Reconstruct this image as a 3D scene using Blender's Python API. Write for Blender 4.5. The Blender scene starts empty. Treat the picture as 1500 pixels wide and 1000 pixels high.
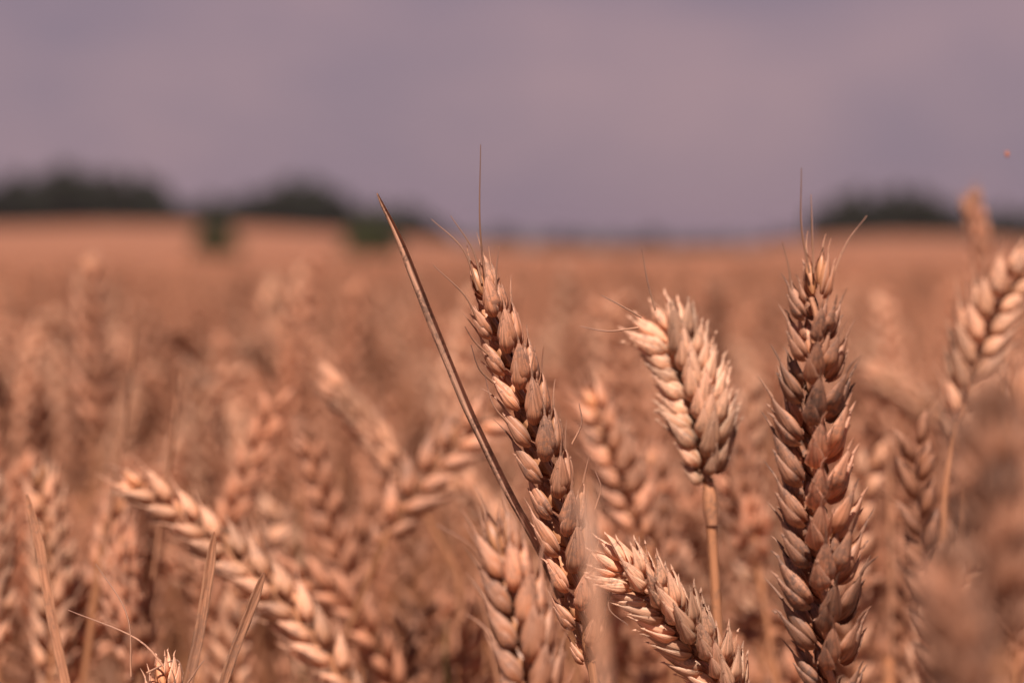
import bpy, math, random
import numpy as np
from mathutils import Vector, Matrix, noise

# ------------------------------------------------------------------ camera
sc = bpy.context.scene
COL = sc.collection
ZC = 0.95                       # eye height above the soil
FPX = 50.0 / 22.3 * 1500.0      # focal length in photo pixels
PITCH = math.atan(150.0 / FPX)
FWD = Vector((0, math.cos(PITCH), -math.sin(PITCH)))
UPV = Vector((0, math.sin(PITCH), math.cos(PITCH)))
CAM = Vector((0, 0, ZC))
cam = bpy.data.objects.new('camera', bpy.data.cameras.new('camera'))
COL.objects.link(cam)
cam.location = CAM
cam.rotation_euler = (math.radians(90) - PITCH, 0, 0)
cam.data.lens = 50
cam.data.sensor_width = 22.3
cam.data.clip_start = 0.05
cam.data.clip_end = 12000
cam.data.dof.use_dof = True
cam.data.dof.focus_distance = 0.55
cam.data.dof.aperture_fstop = 5.6
sc.camera = cam

def at(px, py, d):
    """point of the place seen at photo pixel (px, py) at depth d"""
    return CAM + FWD * d + Vector((1, 0, 0)) * ((px - 750) / FPX * d) + UPV * ((500 - py) / FPX * d)

# ------------------------------------------------------------------ light
SUN_EL, SUN_AZ = math.radians(57), math.radians(186)      # azimuth clockwise from +Y
sun_dir = Vector((math.sin(SUN_AZ) * math.cos(SUN_EL), math.cos(SUN_AZ) * math.cos(SUN_EL), math.sin(SUN_EL)))
sl = bpy.data.lights.new('sun', 'SUN')
sl.energy = 5.0
sl.angle = math.radians(0.5)
sl.color = (1.0, 0.91, 0.82)
so = bpy.data.objects.new('sun', sl)
COL.objects.link(so)
so.rotation_euler = sun_dir.to_track_quat('Z', 'Y').to_euler()

w = bpy.data.worlds.new('World')
sc.world = w
w.use_nodes = True
nt = w.node_tree
nt.nodes.clear()
def N(t, ty, **kw):
    n = t.nodes.new(ty)
    for k, v in kw.items():
        if k in n.inputs.keys():
            n.inputs[k].default_value = v
        else:
            setattr(n, k, v)
    return n
out = N(nt, 'ShaderNodeOutputWorld')
bg = N(nt, 'ShaderNodeBackground', Strength=1.0)
sky = N(nt, 'ShaderNodeTexSky', sky_type='NISHITA', sun_disc=False)
sky.sun_elevation = SUN_EL
sky.sun_rotation = SUN_AZ
skys = N(nt, 'ShaderNodeVectorMath', operation='SCALE')
skys.inputs['Scale'].default_value = 0.06
nt.links.new(sky.outputs[0], skys.inputs[0])
tc = N(nt, 'ShaderNodeTexCoord')
sep = N(nt, 'ShaderNodeSeparateXYZ')
nt.links.new(tc.outputs['Generated'], sep.inputs[0])
mp = N(nt, 'ShaderNodeMapping')
mp.inputs['Scale'].default_value = (2.4, 2.4, 5.0)
mp.inputs['Location'].default_value = (6.86, 0.02, 4.01)
nt.links.new(tc.outputs['Generated'], mp.inputs[0])
cn = N(nt, 'ShaderNodeTexNoise', Scale=2.6, Detail=4.0, Roughness=0.5)
nt.links.new(mp.outputs[0], cn.inputs['Vector'])
cr = N(nt, 'ShaderNodeValToRGB')
cr.color_ramp.elements[0].position = 0.42
cr.color_ramp.elements[0].color = (0.183, 0.132, 0.168, 1)
cr.color_ramp.elements[1].position = 0.74
cr.color_ramp.elements[1].color = (0.272, 0.176, 0.195, 1)
nt.links.new(cn.outputs['Fac'], cr.inputs[0])
# higher up the cloud deck breaks and the clear sky shows a little
mr = N(nt, 'ShaderNodeMapRange')
mr.inputs['From Min'].default_value = 0.1
mr.inputs['From Max'].default_value = 0.9
mr.inputs['To Min'].default_value = 0.06
mr.inputs['To Max'].default_value = 0.28
nt.links.new(sep.outputs['Z'], mr.inputs['Value'])
mx = N(nt, 'ShaderNodeMix', data_type='RGBA')
nt.links.new(mr.outputs[0], mx.inputs[0])
nt.links.new(cr.outputs[0], mx.inputs[6])
nt.links.new(skys.outputs[0], mx.inputs[7])
nt.links.new(mx.outputs[2], bg.inputs[0])
# added dimming of the unseen sky overhead, to deepen shade between the ears
st_ = N(nt, 'ShaderNodeMapRange')
st_.inputs['From Min'].default_value = 0.15
st_.inputs['From Max'].default_value = 0.7
st_.inputs['To Min'].default_value = 1.0
st_.inputs['To Max'].default_value = 0.55
nt.links.new(sep.outputs['Z'], st_.inputs['Value'])
nt.links.new(st_.outputs[0], bg.inputs['Strength'])
nt.links.new(bg.outputs[0], out.inputs[0])

vs = sc.view_settings
vs.view_transform = 'Standard'
vs.look = 'None'
vs.exposure = 0.56
vs.gamma = 1.0
sc.cycles.use_denoising = True
sc.cycles.max_bounces = 6
sc.cycles.diffuse_bounces = 3
sc.cycles.transmission_bounces = 3
sc.cycles.volume_bounces = 0
sc.cycles.use_adaptive_sampling = False

R = random.Random(7)
rad = math.radians

# ------------------------------------------------------------------ materials
def chaff(name, base, tip, dark, dark_amt, translucent=0.22, rough=0.55, speck=0.6, bump=0.6, rim=0.0):
    """dry wheat: uv.y runs from the base (0) to the tip (1) of each husk, uv.x round it"""
    m = bpy.data.materials.new(name)
    m.use_nodes = True
    t = m.node_tree
    t.nodes.clear()
    L = t.links.new
    o = N(t, 'ShaderNodeOutputMaterial')
    uv = N(t, 'ShaderNodeUVMap')
    suv = N(t, 'ShaderNodeSeparateXYZ')
    L(uv.outputs[0], suv.inputs[0])
    oi = N(t, 'ShaderNodeObjectInfo')
    at_ = N(t, 'ShaderNodeAttribute', attribute_name='tint')
    tco = N(t, 'ShaderNodeTexCoord')
    # streaks along the husk
    mp = N(t, 'ShaderNodeMapping')
    mp.inputs['Scale'].default_value = (14, 1.2, 1)
    L(uv.outputs[0], mp.inputs[0])
    off = N(t, 'ShaderNodeVectorMath', operation='ADD')
    cmb = N(t, 'ShaderNodeCombineXYZ')
    mulr = N(t, 'ShaderNodeMath', operation='MULTIPLY')
    mulr.inputs[1].default_value = 37.0
    L(oi.outputs['Random'], mulr.inputs[0])
    L(mulr.outputs[0], cmb.inputs[2])
    L(mp.outputs[0], off.inputs[0])
    L(cmb.outputs[0], off.inputs[1])
    st = N(t, 'ShaderNodeTexNoise', Scale=1.0, Detail=5.0, Roughness=0.65)
    L(off.outputs[0], st.inputs['Vector'])
    # blotches
    bl = N(t, 'ShaderNodeTexNoise', Scale=260.0, Detail=4.0, Roughness=0.6)
    offo = N(t, 'ShaderNodeVectorMath', operation='ADD')
    L(tco.outputs['Object'], offo.inputs[0])
    L(cmb.outputs[0], offo.inputs[1])
    L(offo.outputs[0], bl.inputs['Vector'])
    grad = N(t, 'ShaderNodeMath', operation='MULTIPLY_ADD')
    grad.inputs[1].default_value = 1.1
    grad.inputs[2].default_value = -0.5
    L(bl.outputs['Fac'], grad.inputs[0])
    ad = N(t, 'ShaderNodeMath', operation='ADD', use_clamp=True)
    L(grad.outputs[0], ad.inputs[0])
    L(suv.outputs['Y'], ad.inputs[1])
    c1 = N(t, 'ShaderNodeMix', data_type='RGBA')
    c1.inputs[6].default_value = (*base, 1)
    c1.inputs[7].default_value = (*tip, 1)
    L(ad.outputs[0], c1.inputs[0])
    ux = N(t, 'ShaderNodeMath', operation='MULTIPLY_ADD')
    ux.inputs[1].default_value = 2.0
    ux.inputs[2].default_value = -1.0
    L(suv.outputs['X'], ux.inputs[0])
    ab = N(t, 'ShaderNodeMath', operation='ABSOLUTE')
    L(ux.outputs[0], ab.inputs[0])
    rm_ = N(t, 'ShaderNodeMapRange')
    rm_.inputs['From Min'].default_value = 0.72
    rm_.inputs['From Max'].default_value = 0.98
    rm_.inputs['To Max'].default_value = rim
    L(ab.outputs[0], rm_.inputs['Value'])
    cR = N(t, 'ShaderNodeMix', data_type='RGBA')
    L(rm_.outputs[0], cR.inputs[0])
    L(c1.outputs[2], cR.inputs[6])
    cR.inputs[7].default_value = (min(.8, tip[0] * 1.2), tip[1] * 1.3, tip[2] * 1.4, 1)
    c1 = cR
    # streak tone
    sr = N(t, 'ShaderNodeMapRange')
    sr.inputs['From Min'].default_value = 0.38
    sr.inputs['From Max'].default_value = 0.62
    sr.inputs['To Min'].default_value = 0.62
    sr.inputs['To Max'].default_value = 1.25
    L(st.outputs['Fac'], sr.inputs['Value'])
    hs = N(t, 'ShaderNodeVectorMath', operation='SCALE')
    L(c1.outputs[2], hs.inputs[0])
    L(sr.outputs[0], hs.inputs['Scale'])
    # per husk / per ear tone
    ts = N(t, 'ShaderNodeMath', operation='ADD')
    L(oi.outputs['Random'], ts.inputs[0])
    L(at_.outputs['Fac'], ts.inputs[1])
    fr = N(t, 'ShaderNodeMath', operation='FRACT')
    L(ts.outputs[0], fr.inputs[0])
    tr = N(t, 'ShaderNodeMapRange')
    tr.inputs['To Min'].default_value = 0.64
    tr.inputs['To Max'].default_value = 1.25
    L(fr.outputs[0], tr.inputs['Value'])
    hs2 = N(t, 'ShaderNodeVectorMath', operation='SCALE')
    L(hs.outputs[0], hs2.inputs[0])
    L(tr.outputs[0], hs2.inputs['Scale'])
    # grey-brown mould specks and weathering
    sp = N(t, 'ShaderNodeTexNoise', Scale=900.0, Detail=3.0, Roughness=0.7)
    L(offo.outputs[0], sp.inputs['Vector'])
    big = N(t, 'ShaderNodeTexNoise', Scale=120.0, Detail=2.0)
    L(offo.outputs[0], big.inputs['Vector'])
    m1 = N(t, 'ShaderNodeMath', operation='MULTIPLY')
    L(sp.outputs['Fac'], m1.inputs[0])
    L(big.outputs['Fac'], m1.inputs[1])
    sm = N(t, 'ShaderNodeMapRange')
    sm.inputs['From Min'].default_value = 0.31 - 0.13 * dark_amt
    sm.inputs['From Max'].default_value = 0.39 - 0.13 * dark_amt
    sm.inputs['To Max'].default_value = min(1.0, speck)
    L(m1.outputs[0], sm.inputs['Value'])
    c2 = N(t, 'ShaderNodeMix', data_type='RGBA')
    L(sm.outputs[0], c2.inputs[0])
    L(hs2.outputs[0], c2.inputs[6])
    c2.inputs[7].default_value = (*dark, 1)
    bp = N(t, 'ShaderNodeBump', Strength=bump, Distance=0.0004)
    L(st.outputs['Fac'], bp.inputs['Height'])
    pr = N(t, 'ShaderNodeBsdfPrincipled', Roughness=rough)
    pr.inputs['Specular IOR Level'].default_value = 0.35
    L(c2.outputs[2], pr.inputs['Base Color'])
    L(bp.outputs[0], pr.inputs['Normal'])
    tl = N(t, 'ShaderNodeBsdfTranslucent')
    sat = N(t, 'ShaderNodeMix', data_type='RGBA', blend_type='MULTIPLY')
    sat.inputs[0].default_value = 0.7
    L(c2.outputs[2], sat.inputs[6])
    sat.inputs[7].default_value = (1.0, 0.72, 0.55, 1)
    L(sat.outputs[2], tl.inputs[0])
    mxs = N(t, 'ShaderNodeMixShader')
    mxs.inputs[0].default_value = translucent
    L(pr.outputs[0], mxs.inputs[1])
    L(tl.outputs[0], mxs.inputs[2])
    L(mxs.outputs[0], o.inputs[0])
    return m

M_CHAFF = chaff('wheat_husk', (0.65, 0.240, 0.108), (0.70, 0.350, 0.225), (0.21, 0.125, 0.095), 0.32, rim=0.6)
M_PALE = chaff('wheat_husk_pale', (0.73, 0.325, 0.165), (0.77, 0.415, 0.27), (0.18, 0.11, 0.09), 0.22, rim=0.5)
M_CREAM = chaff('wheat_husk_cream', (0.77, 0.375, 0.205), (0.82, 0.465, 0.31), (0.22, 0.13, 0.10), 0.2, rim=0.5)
M_DARK = chaff('wheat_husk_dark_shaded', (0.40, 0.160, 0.082), (0.42, 0.215, 0.140), (0.15, 0.088, 0.068), 0.5, 0.14, speck=0.85, rim=0.4)  # dark brown; on the tall right ear its colour carries the front's shade
M_GRAIN = chaff('wheat_grain', (0.60, 0.25, 0.11), (0.58, 0.26, 0.14), (0.25, 0.12, 0.07), 0.05, 0.08, 0.42, speck=0.3, bump=0.1)
M_STEM = chaff('wheat_straw', (0.54, 0.225, 0.105), (0.50, 0.225, 0.125), (0.18, 0.10, 0.07), 0.25, 0.08, 0.42)
M_LEAF = chaff('dry_leaf', (0.52, 0.215, 0.11), (0.55, 0.25, 0.14), (0.24, 0.13, 0.09), 0.4, 0.18, 0.6, speck=0.5)
M_STRAW = chaff('grey_dry_straw', (0.54, 0.26, 0.155), (0.50, 0.26, 0.17), (0.16, 0.09, 0.065), 0.45, 0.08, 0.6, speck=0.7)
M_AWN = chaff('awn', (0.55, 0.27, 0.16), (0.45, 0.24, 0.17), (0.2, 0.1, 0.08), 0.1, 0.15)
M_MASS = chaff('wheat_crop', (0.56, 0.215, 0.105), (0.60, 0.275, 0.165), (0.16, 0.09, 0.07), 0.2, 0.2)

def plain(name, c1, c2, scale, rough=0.9, detail=4.0, coord='Object', bump=0.0, bdist=0.02):
    m = bpy.data.materials.new(name)
    m.use_nodes = True
    t = m.node_tree
    L = t.links.new
    pr = t.nodes['Principled BSDF']
    pr.inputs['Roughness'].default_value = rough
    pr.inputs['Specular IOR Level'].default_value = 0.2
    tco = N(t, 'ShaderNodeTexCoord')
    n = N(t, 'ShaderNodeTexNoise', Scale=scale, Detail=detail)
    L(tco.outputs[coord], n.inputs['Vector'])
    r = N(t, 'ShaderNodeValToRGB')
    r.color_ramp.elements[0].position = 0.32
    r.color_ramp.elements[0].color = (*c1, 1)
    r.color_ramp.elements[1].position = 0.68
    r.color_ramp.elements[1].color = (*c2, 1)
    L(n.outputs['Fac'], r.inputs[0])
    L(r.outputs[0], pr.inputs['Base Color'])
    if bump:
        b = N(t, 'ShaderNodeBump', Strength=bump, Distance=bdist)
        L(n.outputs['Fac'], b.inputs['Height'])
        L(b.outputs[0], pr.inputs['Normal'])
    return m
M_SOIL = plain('soil', (0.10, 0.055, 0.035), (0.19, 0.105, 0.07), 9.0, bump=0.6)
M_CROPTOP = plain('far_crop', (0.225, 0.090, 0.050), (0.30, 0.120, 0.067), 3.0, detail=8.0, bump=0.5, bdist=0.1)
M_TREE = plain('foliage', (0.014, 0.018, 0.012), (0.034, 0.036, 0.020), 0.8)
M_BUSH = plain('bush_foliage', (0.036, 0.038, 0.016), (0.066, 0.066, 0.026), 2.0)
M_BARK = plain('bark', (0.05, 0.035, 0.028), (0.10, 0.07, 0.05), 4.0)
M_HILL = plain('far_wood', (0.03, 0.042, 0.03), (0.075, 0.085, 0.05), 0.02)
M_GREEN = plain('weed', (0.10, 0.11, 0.03), (0.19, 0.17, 0.06), 60.0)
M_BUG = plain('insect_body', (0.35, 0.10, 0.05), (0.5, 0.17, 0.08), 300.0, rough=0.4)

# ------------------------------------------------------------------ mesh helpers
class MB:
    def __init__(self):
        self.v = []; self.f = []; self.uv = []; self.mi = []; self.n = 0; self.tint = []
    def add(self, verts, faces, uvs, mi=0, tint=0.0):
        """verts (n,3) array, faces list of index tuples, uvs (n,2) array"""
        b = self.n
        self.v.append(np.asarray(verts, dtype=np.float64).reshape(-1, 3))
        self.uv.append(np.asarray(uvs, dtype=np.float64).reshape(-1, 2))
        self.f.extend([tuple(i + b for i in q) for q in faces])
        self.mi.extend([mi] * len(faces))
        self.tint.append(np.full(len(self.v[-1]), tint))
        self.n += len(self.v[-1])
    def arrays(self):
        return np.vstack(self.v), self.f, np.vstack(self.uv), self.mi
    def mesh(self, name, mats, smooth=True):
        me = bpy.data.meshes.new(name)
        v, f, uv, mi = self.arrays()
        me.from_pydata(v.tolist(), [], f)
        ul = me.uv_layers.new(name='UVMap')
        li = np.empty(len(me.loops), dtype=np.int32)
        me.loops.foreach_get('vertex_index', li)
        ul.data.foreach_set('uv', uv[li].ravel())
        a = me.attributes.new('tint', 'FLOAT', 'POINT')
        a.data.foreach_set('value', np.concatenate(self.tint))
        for m in mats:
            me.materials.append(m)
        me.polygons.foreach_set('material_index', mi)
        me.polygons.foreach_set('use_smooth', [smooth] * len(me.polygons))
        me.update()
        return me

def link(name, me, parent=None, mat=None):
    o = bpy.data.objects.new(name, me)
    COL.objects.link(o)
    if parent is not None:
        o.parent = parent
    if mat is not None:
        o.matrix_local = mat
    return o

def tag(o, label=None, cat=None, group=None, kind=None):
    if label: o['label'] = label
    if cat: o['category'] = cat
    if group: o['group'] = group
    if kind: o['kind'] = kind
    return o

def empty(name, loc):
    o = bpy.data.objects.new(name, None)
    o.empty_display_size = 0.01
    COL.objects.link(o)
    o.location = loc
    return o

def grid_faces(nr, nc, wrap):
    f = []
    for i in range(nr - 1):
        for j in range(nc if wrap else nc - 1):
            k = (j + 1) % nc
            f.append((i * nc + j, i * nc + k, (i + 1) * nc + k, (i + 1) * nc + j))
    return f

def xf(M, v):
    m = np.array(M)
    return v @ m[:3, :3].T + m[:3, 3]

def frames(pts):
    """tangent and two normals along a polyline of Vectors"""
    n = len(pts)
    T = [(pts[min(i + 1, n - 1)] - pts[max(i - 1, 0)]).normalized() for i in range(n)]
    a = Vector((0, 1, 0)) if abs(T[0].y) < 0.9 else Vector((1, 0, 0))
    X = (a - T[0] * a.dot(T[0])).normalized()
    res = []
    for t in T:
        X = (X - t * X.dot(t)).normalized()
        res.append((t, X, t.cross(X)))
    return res

def catmull(pts, n):
    P = [pts[0] * 2 - pts[1]] + list(pts) + [pts[-1] * 2 - pts[-2]]
    segs = len(pts) - 1
    dense = []
    for s in range(segs):
        p0, p1, p2, p3 = P[s:s + 4]
        for k in range(24):
            t = k / 24
            dense.append(0.5 * ((2 * p1) + (p2 - p0) * t + (2 * p0 - 5 * p1 + 4 * p2 - p3) * t * t + (3 * p1 - p0 - 3 * p2 + p3) * t ** 3))
    dense.append(pts[-1].copy())
    L = [0.0]
    for i in range(1, len(dense)):
        L.append(L[-1] + (dense[i] - dense[i - 1]).length)
    out_ = []
    j = 0
    for k in range(n):
        s = L[-1] * k / (n - 1)
        while j < len(L) - 2 and L[j + 1] < s:
            j += 1
        u = (s - L[j]) / max(1e-9, L[j + 1] - L[j])
        out_.append(dense[j].lerp(dense[j + 1], min(1, max(0, u))))
    return out_

def tube(mb, pts, radii, sides=6, mi=0, tint=0.0, vr=(0, 1), wob=0.0, rnd=R):
    fr = frames(pts)
    V = []; U = []
    n = len(pts)
    ang = [2 * math.pi * j / sides for j in range(sides)]
    for i, (p, (t, x, y)) in enumerate(zip(pts, fr)):
        for j, a in enumerate(ang):
            r = radii[i] * (1 + wob * (rnd.random() - 0.5))
            V.append(p + x * (math.cos(a) * r) + y * (math.sin(a) * r))
            U.append((j / sides, vr[0] + (vr[1] - vr[0]) * i / (n - 1)))
    mb.add([tuple(q) for q in V], grid_faces(n, sides, True), U, mi, tint)

# ---- one floret / husk: pod along +Z, its back (keel) towards +Y
def husk_profile(t):
    # plump low down, drawn out to a beak
    if t < 0.36:
        return math.sin((t / 0.36) * math.pi / 2) ** 0.62
    u = (t - 0.36) / 0.64
    return max(0.0, (1 - u ** 1.7)) ** 0.95 * (1 - 0.12 * math.sin(u * math.pi))

def shell(mb, M, L, W, T, rnd, spread=112, nr=15, nc=19, mi=0, awn=0.0, curl=0.0, keel=0.12, ragged=0.05, base_off=0.0):
    V = []; U = []
    bend = curl
    for i in range(nr):
        t = i / (nr - 1)
        r = max(husk_profile(0.03 + 0.97 * t), 0.045)
        for j in range(nc):
            s = j / (nc - 1) * 2 - 1
            sp = spread * (1 - 0.35 * t ** 3)
            a = rad(sp) * s
            edge = abs(s) ** 6
            rr = r * (1 + keel * math.exp(-(s / 0.13) ** 2)) * (1 + 0.025 * math.cos(a * 9))
            x = math.sin(a) * W / 2 * rr
            y = math.cos(a) * T / 2 * rr + base_off
            z = L * t - edge * L * ragged * (0.4 + rnd.random()) * (0.3 + t)
            y += bend * L * (t ** 2)
            if edge > 0.5:
                x += (rnd.random() - 0.5) * W * 0.05
            V.append((x, y, z)); U.append((0.5 + 0.5 * s, t))
    v = xf(M, np.array(V))
    mb.add(v, grid_faces(nr, nc, False), U, mi)
    if awn > 0:
        tip = Vector((0, T / 2 * 0.06 + base_off + bend * L, L * 0.95))
        dirv = Vector((0, 2 * bend * L / L * 1.0, 1)).normalized()
        side = Vector((rnd.uniform(-1, 1), rnd.uniform(-0.2, 1), 0))
        pts = []
        for k in range(6):
            u = k / 5
            p = tip + dirv * (awn * u) + side * (awn * 0.28 * u * u)
            pts.append(Vector(np.array(M)[:3, :3] @ np.array(p) + np.array(M)[:3, 3]))
        r0 = 0.00036 + 0.0001 * rnd.random()
        tube(mb, pts, [r0 * (1 - u / 5.4) + 0.00004 for u in range(6)], 4, mi, 0, (0.9, 1))

def body(mb, M, L, W, T, nr=9, nc=8, mi=1, z0=0.02):
    V = []; U = []
    for i in range(nr):
        t = i / (nr - 1)
        r = math.sin(math.pi * min(1, max(0, 0.02 + 0.96 * t))) ** 0.6 * (1 - 0.25 * t)
        for j in range(nc):
            a = 2 * math.pi * j / nc
            cre = 1 - 0.16 * math.exp(-((a - 3 * math.pi / 2) / 0.5) ** 2)
            V.append((math.cos(a) * W / 2 * r, math.sin(a) * T / 2 * r * cre, L * (z0 + t * 0.86)))
            U.append((j / nc, t))
    mb.add(xf(M, np.array(V)), grid_faces(nr, nc, True), U, mi)

def podM(loc, lat, outw, roll):
    """lat: lean to +X, outw: lean to +Y (radians), roll about its own axis"""
    return Matrix.Translation(loc) @ Matrix.Rotation(lat, 4, 'Y') @ Matrix.Rotation(-outw, 4, 'X') @ Matrix.Rotation(roll, 4, 'Z')

def hero_spikelet(seed, awn=(0.001, 0.006), open_=1.0, plump=False):
    rnd = random.Random(seed)
    mb = MB()
    mm = 0.001
    for s in (-1, 1):
        # basal florets, keel outwards to the side and front
        lat = s * rad(rnd.uniform(9, 15)) * open_
        Ln = rnd.uniform(11.2, 12.6) * mm
        M = podM(Vector((s * 1.7 * mm, 0.3 * mm, 0.8 * mm)), lat, rad(rnd.uniform(2, 9)), -s * rad(rnd.uniform(38, 62)))
        k_ = 1.2 if plump else 1.0
        shell(mb, M, Ln, 4.7 * mm * k_, 4.2 * mm * k_, rnd, awn=rnd.uniform(*awn), curl=-0.05)
        body(mb, M, Ln * 0.86, 3.9 * mm * k_, 3.5 * mm * k_)
        # glumes, shorter and outside
        M = podM(Vector((s * 2.3 * mm, 0.5 * mm, -0.2 * mm)), lat * 1.35 + s * rad(3), rad(rnd.uniform(3, 10)), -s * rad(rnd.uniform(50, 78)))
        shell(mb, M, rnd.uniform(8.8, 10.4) * mm, 4.6 * mm, 4.0 * mm, rnd, spread=78, nr=12, nc=11, awn=rnd.uniform(0.0006, 0.0022), keel=0.22, curl=-0.03, ragged=0.1)
    if plump:
        M = podM(Vector((0, 0.4 * mm, 2.4 * mm)), rad(rnd.uniform(-5, 5)), rad(4), rad(rnd.uniform(-20, 20)))
        shell(mb, M, 8.6 * mm, 3.6 * mm, 3.2 * mm, rnd, awn=0.001)
        return mb
    # central floret standing higher
    M = podM(Vector((rnd.uniform(-.4, .4) * mm, 1.2 * mm, 3.4 * mm)), rad(rnd.uniform(-6, 6)), rad(rnd.uniform(6, 13)), rad(rnd.uniform(-20, 20)))
    Ln = rnd.uniform(9.6, 11.2) * mm
    shell(mb, M, Ln, 4.1 * mm, 3.7 * mm, rnd, awn=rnd.uniform(*awn), curl=-0.02)
    body(mb, M, Ln * 0.84, 3.4 * mm, 3.1 * mm)
    if rnd.random() < 0.6:
        M = podM(Vector((rnd.uniform(-1, 1) * mm, -0.4 * mm, 5.2 * mm)), rad(rnd.uniform(-10, 10)), rad(-3), rad(rnd.uniform(-60, 60)))
        shell(mb, M, 7.6 * mm, 2.9 * mm, 2.6 * mm, rnd, awn=rnd.uniform(*awn), nr=11, nc=9)
    # loose papery shred
    if rnd.random() < 0.5:
        s = rnd.choice((-1, 1))
        M = podM(Vector((s * 2.0 * mm, 1.6 * mm, 2.5 * mm)), s * rad(rnd.uniform(18, 34)), rad(12), -s * rad(70))
        shell(mb, M, 8.5 * mm, 2.2 * mm, 1.6 * mm, rnd, spread=50, nr=9, nc=5, awn=0.001)
    return mb

HERO = [hero_spikelet(s) for s in range(10)]
PLUMP = [hero_spikelet(s + 50, awn=(0.002, 0.008), plump=True, open_=.62) for s in range(10)]
SPIKY = [hero_spikelet(s + 90, awn=(0.002, 0.006), open_=1.75) for s in range(10)]
def hero_meshes(mats, tagname, src=HERO):
    return [h.mesh('spikelet_' + tagname, mats) for h in src]
SPK = {
    'chaff': hero_meshes([M_CHAFF, M_GRAIN], 'a'),
    'pale': hero_meshes([M_PALE, M_GRAIN], 'b'),
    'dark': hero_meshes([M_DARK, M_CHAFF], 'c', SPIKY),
    'plump': hero_meshes([M_CHAFF, M_GRAIN], 'd', PLUMP),
    'pale_plump': hero_meshes([M_PALE, M_GRAIN], 'f', PLUMP),
    'cream': hero_meshes([M_CREAM, M_CREAM], 'g', [hero_spikelet(s + 130, awn=(0.0008, 0.0025), open_=1.5) for s in range(8)]),
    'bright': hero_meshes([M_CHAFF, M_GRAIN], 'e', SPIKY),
}
HMAT = {'chaff': M_CHAFF, 'pale': M_PALE, 'dark': M_DARK}

def gz(x, y):
    """height of the soil"""
    top = canopy(x, y)
    return top - 0.88

CREST = [(-400, 340), (-200, 334), (0, 332), (150, 328), (300, 330), (420, 335), (560, 345), (700, 360), (900, 366), (1080, 364), (1200, 350), (1300, 345), (1420, 347), (1520, 356), (1800, 352)]
def canopy(x, y):
    """mean height of the crop's top"""
    yy = max(y, 0.0)
    near = ZC - 0.07 - 0.0068 * yy
    if yy <= 70:
        return near
    px = 750 + FPX * x / yy
    xs = [c[0] for c in CREST]; ys = [c[1] for c in CREST]
    h = ZC + (350 - float(np.interp(px, xs, ys))) / FPX * 250
    if yy <= 250:
        u = (yy - 70) / 180
        u = u * u * (3 - 2 * u)
        return near * (1 - u) + h * u
    v = min(1.0, (yy - 250) / 500)
    return h * (1 - v) + (-7.0) * v

def ear_frames(axis, roll):
    """for every node: tangent, rank direction (ranks left/right when roll = 0)"""
    res = []
    n = len(axis)
    for i in range(n):
        t = (axis[min(i + 1, n - 1)] - axis[max(i - 1, 0)]).normalized()
        view = (CAM - axis[i]).normalized()
        nrm = (view - t * view.dot(t)).normalized()
        side = nrm.cross(t) * -1          # to the right in the photo when t points up
        side = t.cross(nrm)
        D = side * math.cos(roll) + nrm * math.sin(roll)
        res.append((t, D))
    return res

def stem_points(base, tangent, wob=0.01, rnd=R, foot=None, turn=0.03):
    """from the ear's base down into the soil"""
    if foot is None:
        foot = Vector((base.x + rnd.uniform(-.05, .05) - tangent.x * 0.02, base.y + rnd.uniform(-.03, .06), gz(base.x, base.y)))
    p1 = base - tangent * turn
    p2 = p1.lerp(foot, 0.45) + Vector((rnd.uniform(-wob, wob), rnd.uniform(-wob, wob), 0))
    return catmull([base, p1, p2, foot], 16)

def blade(mb, pts, widths, fold=0.5, twist=0.0, mi=0, side=None, vr=(0, 1)):
    """a dry leaf folded along its midrib, five vertices across, two-skinned"""
    fr = frames(pts)
    V = []; U = []
    n = len(pts)
    for i, (p, (t, x, y)) in enumerate(zip(pts, fr)):
        if side is not None:
            x = (side - t * side.dot(t)).normalized()
            y = t.cross(x)
        a = twist * i / (n - 1)
        xx = x * math.cos(a) + y * math.sin(a)
        yy = y * math.cos(a) - x * math.sin(a)
        w_ = widths[i] / 2
        for j, (s, h) in enumerate(((-1, 1), (-0.5, .42), (0, 0), (0.5, .42), (1, 1), (0.5, .3), (0, -0.16), (-0.5, .3))):
            V.append(p + xx * (s * w_) + yy * (h * w_ * fold))
            U.append((j / 7, vr[0] + (vr[1] - vr[0]) * i / (n - 1)))
    mb.add([tuple(q) for q in V], grid_faces(n, 8, True), U, mi)

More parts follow.
